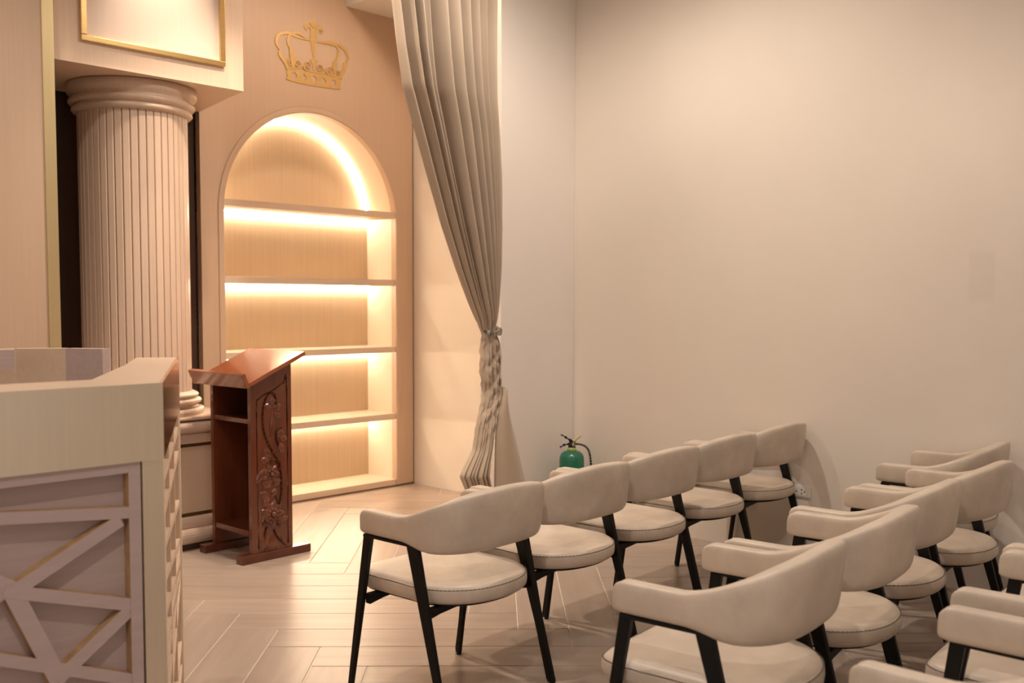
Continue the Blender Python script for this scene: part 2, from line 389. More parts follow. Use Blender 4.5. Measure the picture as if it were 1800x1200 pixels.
cadd('fleur_diamond', xz_plate([(4.102, 3.338), (4.137, 3.307), (4.103, 3.272), (4.067, 3.305)], CY0, CY1))
cadd('fleur_petal', ribbon([(4.090, 3.25), (4.071, 3.284), (4.048, 3.287), (4.035, 3.272), (4.048, 3.250)], [.012, .016, .028, .022, .004]))
cadd('fleur_petal', ribbon([(4.114, 3.25), (4.137, 3.284), (4.158, 3.285), (4.170, 3.270), (4.155, 3.252)], [.012, .016, .028, .022, .004]))
cadd('fleur_base', xz_plate([(4.101, 3.083), (4.134, 3.062), (4.112, 3.039), (4.100, 2.975), (4.086, 3.037), (4.067, 3.056)], CY0, CY1))
for pts, wd in (
 ([(3.839, 3.08), (3.817, 3.099), (3.804, 3.125), (3.805, 3.153), (3.824, 3.18), (3.854, 3.197), (3.893, 3.206), (3.933, 3.203), (3.972, 3.193), (4.018, 3.19), (4.08, 3.192)], [.004, .013, .018, .016, .016, .01, .005]),
 ([(3.916, 3.203), (3.956, 3.218), (3.993, 3.217), (4.024, 3.203), (4.08, 3.194)], [.010, .013, .010, .005]),
 ([(3.921, 3.097), (3.901, 3.124), (3.892, 3.155), (3.9, 3.185), (3.93, 3.206)], [.006, .015, .013, .01]),
 ([(4.122, 3.189), (4.188, 3.201), (4.236, 3.208), (4.284, 3.207), (4.333, 3.195), (4.37, 3.172), (4.395, 3.134), (4.384, 3.108), (4.363, 3.078)], [.005, .009, .014, .017, .017, .018, .013, .006]),
 ([(4.15, 3.190), (4.212, 3.194), (4.254, 3.194), (4.29, 3.192)], [.004, .009, .010]),
 ([(4.283, 3.200), (4.307, 3.163), (4.303, 3.123), (4.286, 3.085)], [.008, .015, .015, .010])):
    cadd('crown_arch', ribbon(pts, wd))
for pts, wd in (
 ([(3.826, 3.080), (3.833, 3.05), (3.857, 3.022), (3.877, 2.997), (3.888, 2.965)], [.010, .024, .022, .018, .02]),
 ([(3.910, 3.105), (3.922, 3.070), (3.930, 3.040), (3.930, 2.968)], [.008, .030, .032, .014]),
 ([(4.290, 3.098), (4.280, 3.070), (4.274, 3.040), (4.284, 2.970)], [.008, .034, .026, .010]),
 ([(4.356, 3.088), (4.362, 3.056), (4.345, 3.025), (4.324, 2.968)], [.010, .028, .022, .016])):
    cadd('crown_leaf', ribbon(pts, wd))
def scroll(cx, cz, r0, sgn):
    pts = [(cx+sgn*(r0*(1-.78*t))*math.cos(-math.pi*.5+t*3.3*math.pi), cz+(r0*(1-.78*t))*math.sin(-math.pi*.5+t*3.3*math.pi)) for t in [i/12 for i in range(13)]]
    return ribbon(pts, [.005, .0065, .006, .008])
for (x, z, r0, sg) in ((3.905, 3.012, .026, -1), (3.967, 3.014, .030, 1), (4.052, 3.014, .032, -1), (4.146, 3.014, .032, 1), (4.236, 3.012, .030, -1), (4.302, 3.006, .024, 1)):
    cadd('crown_scroll', scroll(x, z, r0, sg))
cadd('crown_vine', ribbon([(3.888, 2.975), (3.967, 2.984), (4.007, 3.010), (4.022, 2.990), (4.052, 2.982), (4.100, 2.980), (4.146, 2.982), (4.180, 2.990), (4.195, 3.012), (4.215, 2.988), (4.258, 2.982), (4.32, 2.978)], [.010, .010, .008, .010, .010]))

# --- plinth, column and header
pl = thing('column_plinth', 'long moulded beige plinth with two bronze inlays under the column', 'plinth', (2.2, 5.16, 0))
PX0, PX1 = .2, 3.09
def moulded(name, prof, m, smooth=False):   # profile (y, z) run along X
    bm = bmesh.new(); loft([[(x, y, z) for y, z in prof] for x in (PX0, PX1)], bm); return addp(name, bm, m, pl, smooth)
def bull(y, z0, z1, out, back, n=8):
    c = (z0+z1)/2; h = (z1-z0)/2
    return [(y-out*math.cos(math.pi*(i/n-.5)), c+h*math.sin(math.pi*(i/n-.5))) for i in range(n+1)]+[(back, z1), (back, z0)]
Yp = 5.215
moulded('plinth_slab', bull(5.165, .735, .752, .006, 5.95), 'plinth_paint')
moulded('plinth_shadow_gap', [(5.185, .727), (5.185, .735), (5.9, .735), (5.9, .727)], 'bronze')
moulded('plinth_bullnose', bull(5.18, .668, .727, .03, 5.9), 'plinth_paint', False)
moulded('plinth_cove', [(5.19, .668), (5.9, .668), (5.9, .655), (5.205, .655), (5.198, .660)], 'plinth_paint')
moulded('plinth_fascia', bull(5.20, .600, .655, .010, 5.9), 'plinth_paint')
moulded('bronze_inlay', [(5.213, .580), (5.213, .600), (5.9, .600), (5.9, .580)], 'bronze')
moulded('plinth_panel', [(5.215, .205), (5.215, .580), (5.9, .580), (5.9, .205)], 'counter_board')
moulded('bronze_inlay', [(5.213, .185), (5.213, .205), (5.9, .205), (5.9, .185)], 'bronze')
moulded('plinth_fascia', bull(5.20, .120, .185, .010, 5.9), 'plinth_paint')
moulded('plinth_bullnose', bull(5.185, .035, .120, .030, 5.9), 'plinth_paint', False)
moulded('plinth_toe', [(5.19, .0), (5.19, .035), (5.9, .035), (5.9, .0)], 'dark_recess')

CX, CYc, CR = 2.628, 5.535, .284
co = thing('fluted_column', 'round fluted beige column with ringed capital standing on the plinth', 'column', (CX, CYc, .752))
ZC0, ZC1, ZT = .752, .885, 2.591
addp('column_base', lathe([(0.0000, ZC0), (0.3555, ZC0), (0.3555, ZC0+.036), (0.3271, ZC0+.040), (0.3176, ZC0+.050), (0.3242, ZC0+.058), (0.3394, ZC0+.064), (0.3470, ZC0+.076), (0.3394, ZC0+.088), (0.3223, ZC0+.094), (0.3242, ZC0+.100), (0.3318, ZC0+.108), (0.3280, ZC0+.118), (0.3128, ZC0+.126), (0.2958, ZC0+.133), (0.0000, ZC0+.133)], CX, CYc, 64), 'column_paint', co, True)
addp('column_core', lathe([(CR-.006, ZC1-.002), (CR-.006, 2.44)], CX, CYc, 48), 'column_paint', co, True)
NSL = 44
sw = 2*math.pi*CR/NSL
bm = bmesh.new(); h = sw/2-.0018
loft([[(x, y, z) for x, y in ((-h, .012), (-h, -.006), (-h+.004, -.009), (h-.004, -.009), (h, -.006), (h, .012))] for z in (ZC1, 2.435)], bm)
bmesh.ops.recalc_face_normals(bm, faces=bm.faces)
sm = bpy.data.meshes.new('slat'); bm.to_mesh(sm); bm.free(); sm.materials.append(M['column_paint'])
for i in range(NSL):
    a = 2*math.pi*i/NSL
    o = bpy.data.objects.new('slat', sm); C.objects.link(o); o.parent = co
    o.location = (math.cos(a)*CR, math.sin(a)*CR, -.752); o.rotation_euler = (0, 0, a+math.pi/2)
addp('column_capital', lathe([(0.0000, 2.43), (0.2852, 2.43), (0.2917, 2.433), (0.3132, 2.437), (0.3226, 2.448), (0.3198, 2.462), (0.3086, 2.468), (0.3104, 2.474), (0.3291, 2.480), (0.3385, 2.492), (0.3347, 2.506), (0.3198, 2.512), (0.3216, 2.522), (0.3385, 2.535), (0.3478, 2.55), (0.3478, 2.586), (0.0000, 2.586)], CX, CYc, 64), 'column_paint', co, True)

hd = thing('header_box', 'beige header box with gold framed panel above the fluted column', 'header', (2.6, 5.3, ZT))
addp('header_body', prism([(.4, 5.132), (3.092, 5.132), (3.232, 5.895), (.4, 5.895)], ZT, CEIL-.002), 'laminate_pale', hd)
GX0, GX1, GZ0 = 2.168, 2.972, 2.703
GY = 5.132
addp('inset_panel', box(GX0+.02, GX1-.02, GY-.006, GY, GZ0+.02, CEIL-.12), 'header_panel', hd)
gf = [('frame_rail', box(GX0, GX1, GY-.020, GY, GZ0, GZ0+.030, bev=.004)), ('frame_rail', box(GX0, GX1, GY-.020, GY, CEIL-.13, CEIL-.106, bev=.004)),
      ('frame_stile', box(GX0, GX0+.032, GY-.020, GY, GZ0+.030, CEIL-.13, bev=.004)), ('frame_stile', box(GX1-.032, GX1, GY-.020, GY, GZ0+.030, CEIL-.13, bev=.004))]
for nm, b in gf: addp(nm, b, 'gold', hd)

# --- left partition with gold edge
struct(obj('wall_partition', box(-.8, 1.913, 4.955, 5.03, 0, CEIL-.002), 'laminate'), 'beige wood-grain partition panel with a gold edge, at the left', 'wall panel')
struct(obj('trim_3', box(1.913, 1.967, 4.948, 5.03, 0, CEIL-.002), 'strip_gold'), 'gold metal strip along the edge of the partition', 'trim')

# ================================================================ CHAIRS
def chair_master():
    t = thing('armchair', 'chair', 'chair')
    # wrap-around padded back and arms: swept band
    N = 56; rings = []
    path = []
    def plan(s):                         # s in [-1,1]: near arm tip -> back centre -> far arm tip
        sg = -1 if s < 0 else 1; a = abs(s)
        if a > .62:                      # arm
            k = (a-.62)/.38; return (sg*(.257-.004*k**1.5), -.035+.247*k)
        th = (1-a/.62)*math.pi/2         # 0 at the arm, 90 deg at the back centre
        e = 2/3.0
        return (sg*.257*math.cos(th)**e, -.035-.188*math.sin(th)**e)
    # evenly spaced along the path
    raw = [plan(-1+2*i/400) for i in range(401)]
    cum = [0]
    for i in range(400): cum.append(cum[-1]+math.dist(raw[i], raw[i+1]))
    def at(d):
        for i in range(400):
            if cum[i+1] >= d:
                f = (d-cum[i])/(cum[i+1]-cum[i]); return (raw[i][0]+(raw[i+1][0]-raw[i][0])*f, raw[i][1]+(raw[i+1][1]-raw[i][1])*f)
        return raw[-1]
    LT = cum[-1]
    def section(px, py, nx, ny, zb, zt, th, leanx, leany, K=20):
        # rounded upright section with a shallow seam along the top
        pts = []; h = zt-zb; zc = (zt+zb)/2
        for k in range(K):
            a = 2*math.pi*(k+.5)/K; c, s = math.cos(a), math.sin(a); e = .42
            u = math.copysign(abs(c)**e, c)*th/2; v = math.copysign(abs(s)**.34, s)*h/2
            u *= 1+.10*(1-abs(s)**2)     # slight belly
            if s > .9 and abs(c) < .22: v -= .002
            f = (v+h/2)/h
            pts.append((px+nx*u+leanx*f, py+ny*u+leany*f, zc+v))
        return pts
    ds = [LT*i/N for i in range(N+1)]
    tip = [0, .004, .012, .024, .038]
    ds = sorted(set([round(d, 5) for d in tip+ds[3:-3]+[LT-d for d in tip]]))
    for d in ds:
        x, y = at(d); a, b = at(max(0, d-.004)), at(min(LT, d+.004)); tx, ty = b[0]-a[0], b[1]-a[1]; l = math.hypot(tx, ty); nx, ny = ty/l, -tx/l
        back = smoothstep((.02-y)/.20)
        zt = .680+.086*smoothstep((.02-y)/.26)+.016*max(0, 1-(x/.24)**2)*smoothstep(-y/.1)
        zb = .594-.024*smoothstep((.0-y)/.14)
        th = .046+.008*back
        e = min(d, LT-d); k = 1 if e > .038 else math.sqrt(max(0, 1-(1-e/.038)**2))
        # rounded arm tip: top corner drops, thickness shrinks
        zt2 = zb+.004+(zt-zb-.004)*(.55+.45*k); th2 = th*(.35+.65*k); zb2 = zb+(1-k)*.010
        rings.append(section(x, y, nx, ny, zb2, zt2, th2, nx*.0, -.022*back))
    bm = bmesh.new(); loft(rings, bm)
    bk = obj('back_and_arms', bm, 'leather', t, True)
    # seat cushion
    def seat_out(k=1.0, n=96):
        out = []
        for i in range(n):
            a = 2*math.pi*i/n; c, s = math.cos(a), math.sin(a)
            if s < 0: x = .247*math.copysign(abs(c)**.92, c); y = -.02-.222*abs(s)**.92
            else: x = math.copysign(abs(c)**.20, c)*(.245-.018*s**1.5); y = -.02+.315*abs(s)**.24
            out.append((x, y))
        return out
    so = seat_out(); cx, cy = 0, .03
    ins = lambda d: [(x-(x-cx)/max(1e-6, math.hypot(x-cx, y-cy))*d, y-(y-cy)/max(1e-6, math.hypot(x-cx, y-cy))*d) for x, y in so]
    def level(d, z, crown=0): return [(x, y, z+crown*(1-((x-cx)/.26)**2-((y-cy)/.3)**2)) for x, y in ins(d)]
    L = [level(.030, .388), level(.010, .391), level(.002, .400), level(0, .415), level(.001, .432), level(.003, .4375), level(.007, .4385), level(.010, .443), level(.018, .449), level(.035, .453), level(.075, .456), level(.13, .459), level(.19, .460)]
    bm = bmesh.new(); loft(L, bm)
    se = obj('seat', bm, 'leather', t, True)
    obj('piping', tube([(*p, .4395) for p in ins(.0035)]+[(*ins(.0035)[0], .4395)], .0026, n=6), 'leather_seam', se, True)
    obj('seat_base', loft([level(.045, .374), level(.028, .380), level(.028, .390)]), 'black_metal', t)
    for sx in (-1, 1):
        # front leg and raked rear leg, splayed outward
        f = obj('front_leg', bar((sx*.262, .168, .592), (sx*.279, .256, .006), .036, .022, .020, .016, (0, 1, 0)), 'black_metal', t)
        r = obj('rear_leg', bar((sx*.264, -.056, .592), (sx*.279, -.223, .006), .046, .024, .022, .018, (0, 1, 0)), 'black_metal', t)
        obj('foot_pad', lathe([(0, 0), (.010, 0), (.010, .008), (0, .008)], sx*.279, .2555, 10), 'rubber', f)
        obj('foot_pad', lathe([(0, 0), (.010, 0), (.010, .008), (0, .008)], sx*.279, -.2225, 10), 'rubber', r)
        obj('arm_rail', box(min(sx*.252, sx*.276), max(sx*.252, sx*.276), -.075, .185, .583, .593, bev=.002), 'black_metal', t)
    for y in (.175, -.11):               # cross rails with a tapered gusset at both ends
        bm = bmesh.new(); xs = [-.262, -.20, -.10, .10, .20, .262]; lo = [.345, .356, .364, .364, .356, .345]
        loft([[(x, y-.012, z), (x, y+.012, z), (x, y+.012, .380), (x, y-.012, .380)] for x, z in zip(xs, lo)], bm)
        obj('cross_rail', bm, 'black_metal', t)
    return t
def dup(root, loc, rz, label, group):
    r = root.copy(); C.objects.link(r); r.location = loc; r.rotation_euler = (0, 0, rz); r['label'] = label; r['group'] = group
    for ch in list(root.children):
        c = ch.copy(); C.objects.link(c); c.parent = r
        for g in ch.children:
            d = g.copy(); C.objects.link(d); d.parent = c
    return r
G1, G2, G3 = 'armchairs in the row nearest the curtain', 'armchairs in the middle row', 'armchairs in the row nearest the viewer'
CHAIRS = [
 (2.404, 2.607, 3.2, 'cream leather armchair at the lectern end of the row nearest the curtain', G1),
 (2.979, 2.663, 2.6, 'cream leather armchair in front of the green fire extinguisher, second from the lectern', G1),
 (3.553, 2.715, 2.4, 'cream leather armchair in the middle of the row nearest the curtain', G1),
 (4.126, 2.766, 2.2, 'cream leather armchair next to the last one in the row nearest the curtain', G1),
 (4.702, 2.806, 2.2, 'cream leather armchair against the wall beside the power outlet', G1),
 (2.330, 1.432, 6.5, 'cream leather armchair with both arms in full view, left end of the middle row', G2),
 (2.932, 1.480, 6.5, 'cream leather armchair second from the left in the middle row', G2),
 (3.522, 1.570, 4.2, 'cream leather armchair third from the left in the middle row', G2),
 (4.118, 1.590, 1.5, 'cream leather armchair fourth from the left in the middle row, before the wall', G2),
 (4.692, 1.780, 5.8, 'cream leather armchair pushed against the wall at the far end of the middle row', G2),
 (2.183, .695, 2.0, 'cream leather armchair at the bottom right edge, only its arms showing', G3),
 (2.880, .767, 5.5, 'cream leather armchair cut by the right edge, second in the nearest row', G3),
 (3.470, .830, 4.0, 'cream leather armchair mostly outside the right edge, only an arm showing', G3),
]
cm = None
for (x, y, a, lab, g) in CHAIRS:
    if cm is None:
        cm = chair_master(); cm.location = (x, y, 0); cm.rotation_euler = (0, 0, R(a)); cm['label'] = lab; cm['group'] = g
    else: dup(cm, (x, y, 0), R(a), lab, g)

# ================================================================ LECTERN
le = thing('lectern', 'dark red-brown wooden lectern with carved vine side and sloping top', 'lectern', (2.97, 4.90, 0), R(1.5))
def la(name, bm, m, parent=None, smooth=False): return obj(name, bm, m, parent or le, smooth)
lx0, lx1, ly0, ly1 = -.133, .125, -.205, .195      # body, local
def side_panel(y0, y1):
    return xz_plate([(lx0, .045), (lx1, .045), (lx1, 1.075), (lx0, .945)], y0, y1)
near = la('carved_side', side_panel(ly0, ly0+.028), 'lectern_wood')
la('plain_side', side_panel(ly1-.028, ly1), 'lectern_wood')
la('back_board', xz_plate([(lx1-.018, .09), (lx1, .09), (lx1, 1.07), (lx1-.018, 1.06)], ly0+.028, ly1-.028), 'lectern_dark')
la('shelf', box(lx0+.004, lx1-.018, ly0+.028, ly1-.028, .745, .770, bev=.002), 'lectern_wood')
la('shelf', box(lx0+.004, lx1-.018, ly0+.028, ly1-.028, .135, .165, bev=.002), 'lectern_wood')
for y in (ly0-.018, ly1-.045): la('foot', box(-.205, .235, y, y+.063, 0, .045, bev=.004), 'lectern_dark')
# sloping top with a lip at the low edge
sl = math.atan2(1.127-.968, .36)
tp = la('sloping_top', box(0, .385, -.265, .275, -.022, 0, bev=.003), 'lectern_top'); tp.location = (-.178, 0, .972); tp.rotation_euler = (0, -sl, 0)
lp = obj('lip', box(-.024, 0, -.265, .275, -.022, .060, bev=.003), 'lectern_top', tp)
# sunk field and raised vine
yf = ly0
def fieldring():                           # raised border of the carved field, with an arched head
    pts = [(lx0+.040, .07), (lx0+.036, .80), (lx0+.050, .875), (lx0+.095, .905), (lx0+.150, .925), (lx1-.050, .955), (lx1-.030, .93), (lx1-.030, .07)]
    return tube([(x, yf-.001, z) for x, z in catmull(pts, 5)], .0045, n=6)
la('field_border', fieldring(), 'lectern_dark', near, True)
def vine(pts, r0=.007): return tube([(x, yf-.003, z) for x, z in catmull(pts, 6)], r0, n=7)
# carving points in (x from panel left, z), panel is .258 wide
vx = lambda f: lx0+f*.258
def sx(pts): return [(vx(a), z) for a, z in pts]
la('vine_stem', vine(sx([(.62, .84), (.58, .895), (.45, .905), (.33, .86), (.28, .78), (.31, .70), (.42, .63), (.56, .57), (.68, .52)])), 'lectern_wood', near, True)
la('vine_stem', vine(sx([(.68, .52), (.72, .45), (.72, .36), (.66, .29), (.60, .24)])), 'lectern_wood', near, True)
la('vine_stem', vine(sx([(.42, .50), (.50, .545), (.62, .535), (.70, .47)])), 'lectern_wood', near, True)
la('vine_stem', vine(sx([(.34, .18), (.28, .12), (.30, .06)])), 'lectern_wood', near, True)
la('vine_stem', vine(sx([(.52, .16), (.62, .11), (.78, .07)])), 'lectern_wood', near, True)
la('vine_stem', vine(sx([(.48, .36), (.60, .33), (.66, .28)]), .005), 'lectern_wood', near, True)
la('vine_stem', vine(sx([(.66, .62), (.60, .66), (.63, .70), (.74, .71)]), .006), 'lectern_wood', near, True)
def leaf(cx, cz, ang, ln, wd, hgt=.010):
    n = 8; rings = []
    for i in range(n+1):
        t = i/n; wv = wd*math.sin(math.pi*min(1, t*.93+.05))**.8*(1+.14*math.sin(t*16)); hh = hgt*math.sin(math.pi*(t*.9+.05))
        row = []
        for k in range(7):
            s = -1+2*k/6; px, pz = t*ln, s*wv/2; yy = -hh*(1-s*s*.85)*(1-.25*math.exp(-(s/.18)**2))-.0006
            row.append((cx+px*math.cos(ang)-pz*math.sin(ang), yf+yy, cz+px*math.sin(ang)+pz*math.cos(ang)))
        rings.append(row)
    bm = bmesh.new(); loft(rings, bm, closed=False, caps=False); return bm
for (f, z, a, ln, wd) in ((.55, .82, 20, .055, .045), (.55, .84, 100, .045, .04), (.50, .83, 170, .045, .04), (.56, .80, -35, .060, .03), (.53, .80, -95, .14, .030), (.70, .66, 80, .055, .045), (.72, .66, -20, .045, .04), (.70, .63, -70, .06, .04),
    (.44, .56, 120, .06, .045), (.42, .54, 170, .05, .04), (.34, .50, 230, .10, .045), (.55, .40, 40, .05, .045), (.46, .40, 150, .055, .05), (.40, .345, 160, .06, .05), (.42, .335, 230, .055, .045), (.50, .34, 60, .05, .04),
    (.50, .135, 265, .11, .075), (.70, .12, 300, .075, .03), (.70, .20, 20, .05, .04), (.36, .15, 250, .12, .06)):
    la('carved_leaf', leaf(vx(f), z, R(a), ln, wd), 'lectern_wood', near, True)
def flower(f, z, r, npet):
    bm = bmesh.new()
    for ring, (rr, k0) in enumerate(((r, 0), (r*.58, .5))):
        for i in range(npet):
            a = 2*math.pi*(i+k0)/npet; b2 = leaf(vx(f)+rr*.18*math.cos(a), z+rr*.18*math.sin(a), a, rr*.85, rr*.55, .012+.006*ring)
            me = bpy.data.meshes.new('t'); b2.to_mesh(me); b2.free(); bm.from_mesh(me); bpy.data.meshes.remove(me)
    q = bmesh.ops.create_uvsphere(bm, u_segments=10, v_segments=6, radius=r*.22, matrix=Matrix.Translation((vx(f), yf-.012, z)))
    return bm
for a in ((.47, .465, .058, 7), (.50, .245, .075, 9), (.33, .215, .034, 6), (.62, .195, .034, 6), (.44, .20, .03, 6)):
    la('carved_flower', flower(*a), 'lectern_wood', near, True)
cl = bmesh.new()
for k in range(4): tube([(-.09+.012*k, -.13, .780+.007*k), (-.02, -.12, .780+.008*k), (.05, -.125, .780+.007*k)], .008, cl, 8)
tag(obj('folded_cloth', cl, 'cloth_grey', None, True, (2.97, 4.90, 0)), 'small folded grey cloth inside the top shelf of the lectern', 'cloth')

# ================================================================ COUNTER (gold-topped booth at the left)
ct = thing('booth_counter', 'mauve lattice-fronted counter with a wide gold band and gold corners', 'counter', (.9, 2.6, 0))
ZC = 1.2; FY = 2.333; FX = 1.168
ex, ey = 1.741, 3.351
sd = Vector((ex-FX, ey-FY, 0)); SLn = sd.length; sd.normalize(); sn = Vector((sd.y, -sd.x, 0))    # along the slanted side, outward normal
LXc = -1.2
ca = lambda n_, b_, m_, p_=None, s_=False: addp(n_, b_, m_, p_ or ct, s_)
ins_ = lambda d, off=0.: (FX-d*.0, 0)
A = Vector((FX, FY, 0)); B = Vector((ex, ey, 0))
wn = sn*-1
# top boards: narrow front bar, slanted right bar
ca('top_board', prism([(LXc, FY+.004), (FX-.004, FY+.004), (1.111, 2.538), (LXc, 2.545)], ZC-.03, ZC), 'counter_board')
I0 = A+wn*.0; 
ca('top_board', prism([(FX-.002, FY+.006), (ex-.003, ey-.002), (1.625, 3.433), (1.111, 2.5385)], ZC-.03, ZC-.0005), 'counter_board')
ca('gold_band', box(LXc, FX, FY-.004, FY+.004, 1.011, ZC), 'champagne_gold')
def side_board(d0, d1, z0, z1, o0, o1):
    p = [A+sd*d0+sn*o0, A+sd*d1+sn*o0, A+sd*d1+sn*o1, A+sd*d0+sn*o1]
    return prism([(q.x, q.y) for q in p], z0, z1)
ca('gold_band', side_board(0, SLn, 1.011, ZC, -.006, .002), 'gold_warm_reflection')
ca('front_panel', box(LXc, FX-.03, FY+.032, FY+.044, .04, 1.011), 'counter_recess')
ca('gold_corner_post', prism([(1.113, FY), (FX, FY), (FX+sd.x*.05, FY+sd.y*.05), (1.113, FY+.05)], 0.0, 1.011), 'champagne_gold')
ca('side_panel', side_board(.05, SLn-.03, .04, 1.011, -.032, -.020), 'raw_edge')
ca('gold_end_post', side_board(SLn-.055, SLn, 0, 1.011, -.05, .002), 'champagne_gold')
ca('inner_panel', prism([(1.06, 2.56), (1.61, 3.43), (1.58, 3.45), (1.03, 2.58)], .04, ZC-.03), 'counter_board')
ca('kick_board', box(LXc, FX-.06, FY+.046, FY+.07, 0, .10), 'bronze')
def fbar(a, b, wdt, lift):
    a, b = Vector((a[0], 0, a[1])), Vector((b[0], 0, b[1])); t = (b-a).normalized(); n_ = Vector((-t.z, 0, t.x))*wdt/2
    return xz_plate([(q.x, q.z) for q in (a-n_, b-n_, b+n_, a+n_)], FY+.002+lift, FY+.0325+lift*.1)
FB = [((1.094, 1.011), (1.092, .04), .030), ((LXc, .999), (1.10, .999), .026), ((.40, .958), (1.089, .888), .028), ((1.059, .874), (.815, .752), .032), ((.79, .755), (1.085, .660), .030),
      ((1.075, .648), (.90, .522), .032), ((.808, .750), (.905, .520), .040), ((.55, .70), (1.095, .468), .028), ((.815, .755), (.55, .93), .030), ((.80, .755), (.45, .60), .028),
      ((.55, .70), (.80, .38), .03), ((1.09, .47), (.75, .30), .03), ((.45, .60), (1.0, .15), .03), ((.40, .958), (.40, .05), .03), ((.4, .06), (1.1, .06), .04), ((.9, .52), (.75, .12), .03), ((.40, .9), (-.1, .55), .03), ((-.1, .98), (-.1, .06), .03), ((.40, .4), (-.1, .75), .03), ((.4, .25), (-.1, .3), .03)]
for i, (a, b, wdt) in enumerate(FB):
    o = ca('lattice_bar', fbar(a, b, wdt, .0003*i), 'counter_paint'); o.data.materials.append(M['raw_edge'])
    for p in o.data.polygons:
        if abs(p.normal.y) < .5: p.material_index = 1
def sbar(d0, z0, d1, z1, wdt):
    t = math.atan2(z1-z0, d1-d0); nx, nz = -math.sin(t)*wdt/2, math.cos(t)*wdt/2
    q = [(d0-nx, z0-nz), (d1-nx, z1-nz), (d1+nx, z1+nz), (d0+nx, z0+nz)]
    bm = bmesh.new(); loft([[A+sd*d+sn*o+Vector((0, 0, z)) for d, z in q] for o in (-.020, -.002)], bm); return bm
random.seed(3)
for i in range(11):
    z = .10+.085*i
    ca('side_lattice_bar', sbar(.06, z, SLn-.07, z+random.choice((-.16, .16, .10, -.1))*.9 if .25 < z < .85 else z, .022), 'laminate_pale')
for d in (.065, .35, .70, SLn-.075): ca('side_lattice_bar', sbar(d, .05, d+.001, 1.0, .025), 'laminate_pale')
# rear desk section of the booth, a low faceted screen behind it
rb = thing('booth_rear_screen', 'low faceted beige screen behind the gold-topped counter', 'screen', (1.7, 4.3, 0))
q1, q2, q3 = (1.558, 4.401), (1.721, 4.289), (1.812, 4.138)
def thick(a, b, t0): 
    v = Vector((b[0]-a[0], b[1]-a[1], 0)).normalized(); n_ = Vector((-v.y, v.x, 0))*t0; return [a, b, (b[0]+n_.x, b[1]+n_.y), (a[0]+n_.x, a[1]+n_.y)]
addp('screen_panel', prism(thick(q1, q2, .05), 0, 1.2), 'counter_board', rb)  # tan puts the warm light on this facet into its colour
addp('screen_panel', prism(thick(q2, q3, .05), 0, 1.2), 'counter_paint', rb)  # mauve puts the cooler light on this facet into its colour
addp('screen_panel', prism([(.5, 4.28), (1.50, 4.24), (1.515, 4.30), (.5, 4.34)], 1.125, 1.203), 'counter_paint', rb)
addp('screen_panel', prism([(.5, 4.46), (1.56, 4.40), (1.57, 4.44), (.5, 4.50)], 0, 1.2), 'counter_board', rb)

# ================================================================ CURTAIN
cu = thing('curtain', 'taupe curtain gathered and knotted beside the pilaster', 'curtain', (4.12, 4.2, 0))
CZ = [3.88, 3.2, 2.978, 2.75, 2.549, 2.364, 2.115, 1.828, 1.594, 1.402, 1.27, 1.20, 1.10, 1.00, .87, .78, .70, .54, .40, .30]
CLx = [3.36, 3.39, 3.413, 3.447, 3.488, 3.555, 3.647, 3.759, 3.866, 3.963, 4.040, 4.068, 4.062, 4.060, 4.080, 4.060, 4.034, 4.000, 3.900, 3.950]
CRx = [4.19, 4.19, 4.192, 4.195, 4.202, 4.219, 4.224, 4.226, 4.212, 4.190, 4.166, 4.158, 4.170, 4.172, 4.165, 4.140, 4.125, 4.095, 4.10, 4.115]
zs, ls, rs_ = CZ[::-1], CLx[::-1], CRx[::-1]
NU, NZ = 260, 150
bm = bmesh.new(); rows = []
rnd = random.Random(11); NPL = 10
env_z = lambda z: smoothstep((z-1.2)/.6)
ph = [rnd.uniform(-.5, .5) for _ in range(NPL+2)]; am = [rnd.uniform(.55, 1.25) for _ in range(NPL+2)]
pw = [rnd.uniform(.45, 1.7) for _ in range(NPL)]; pc = [0]
for v_ in pw: pc.append(pc[-1]+v_/sum(pw))
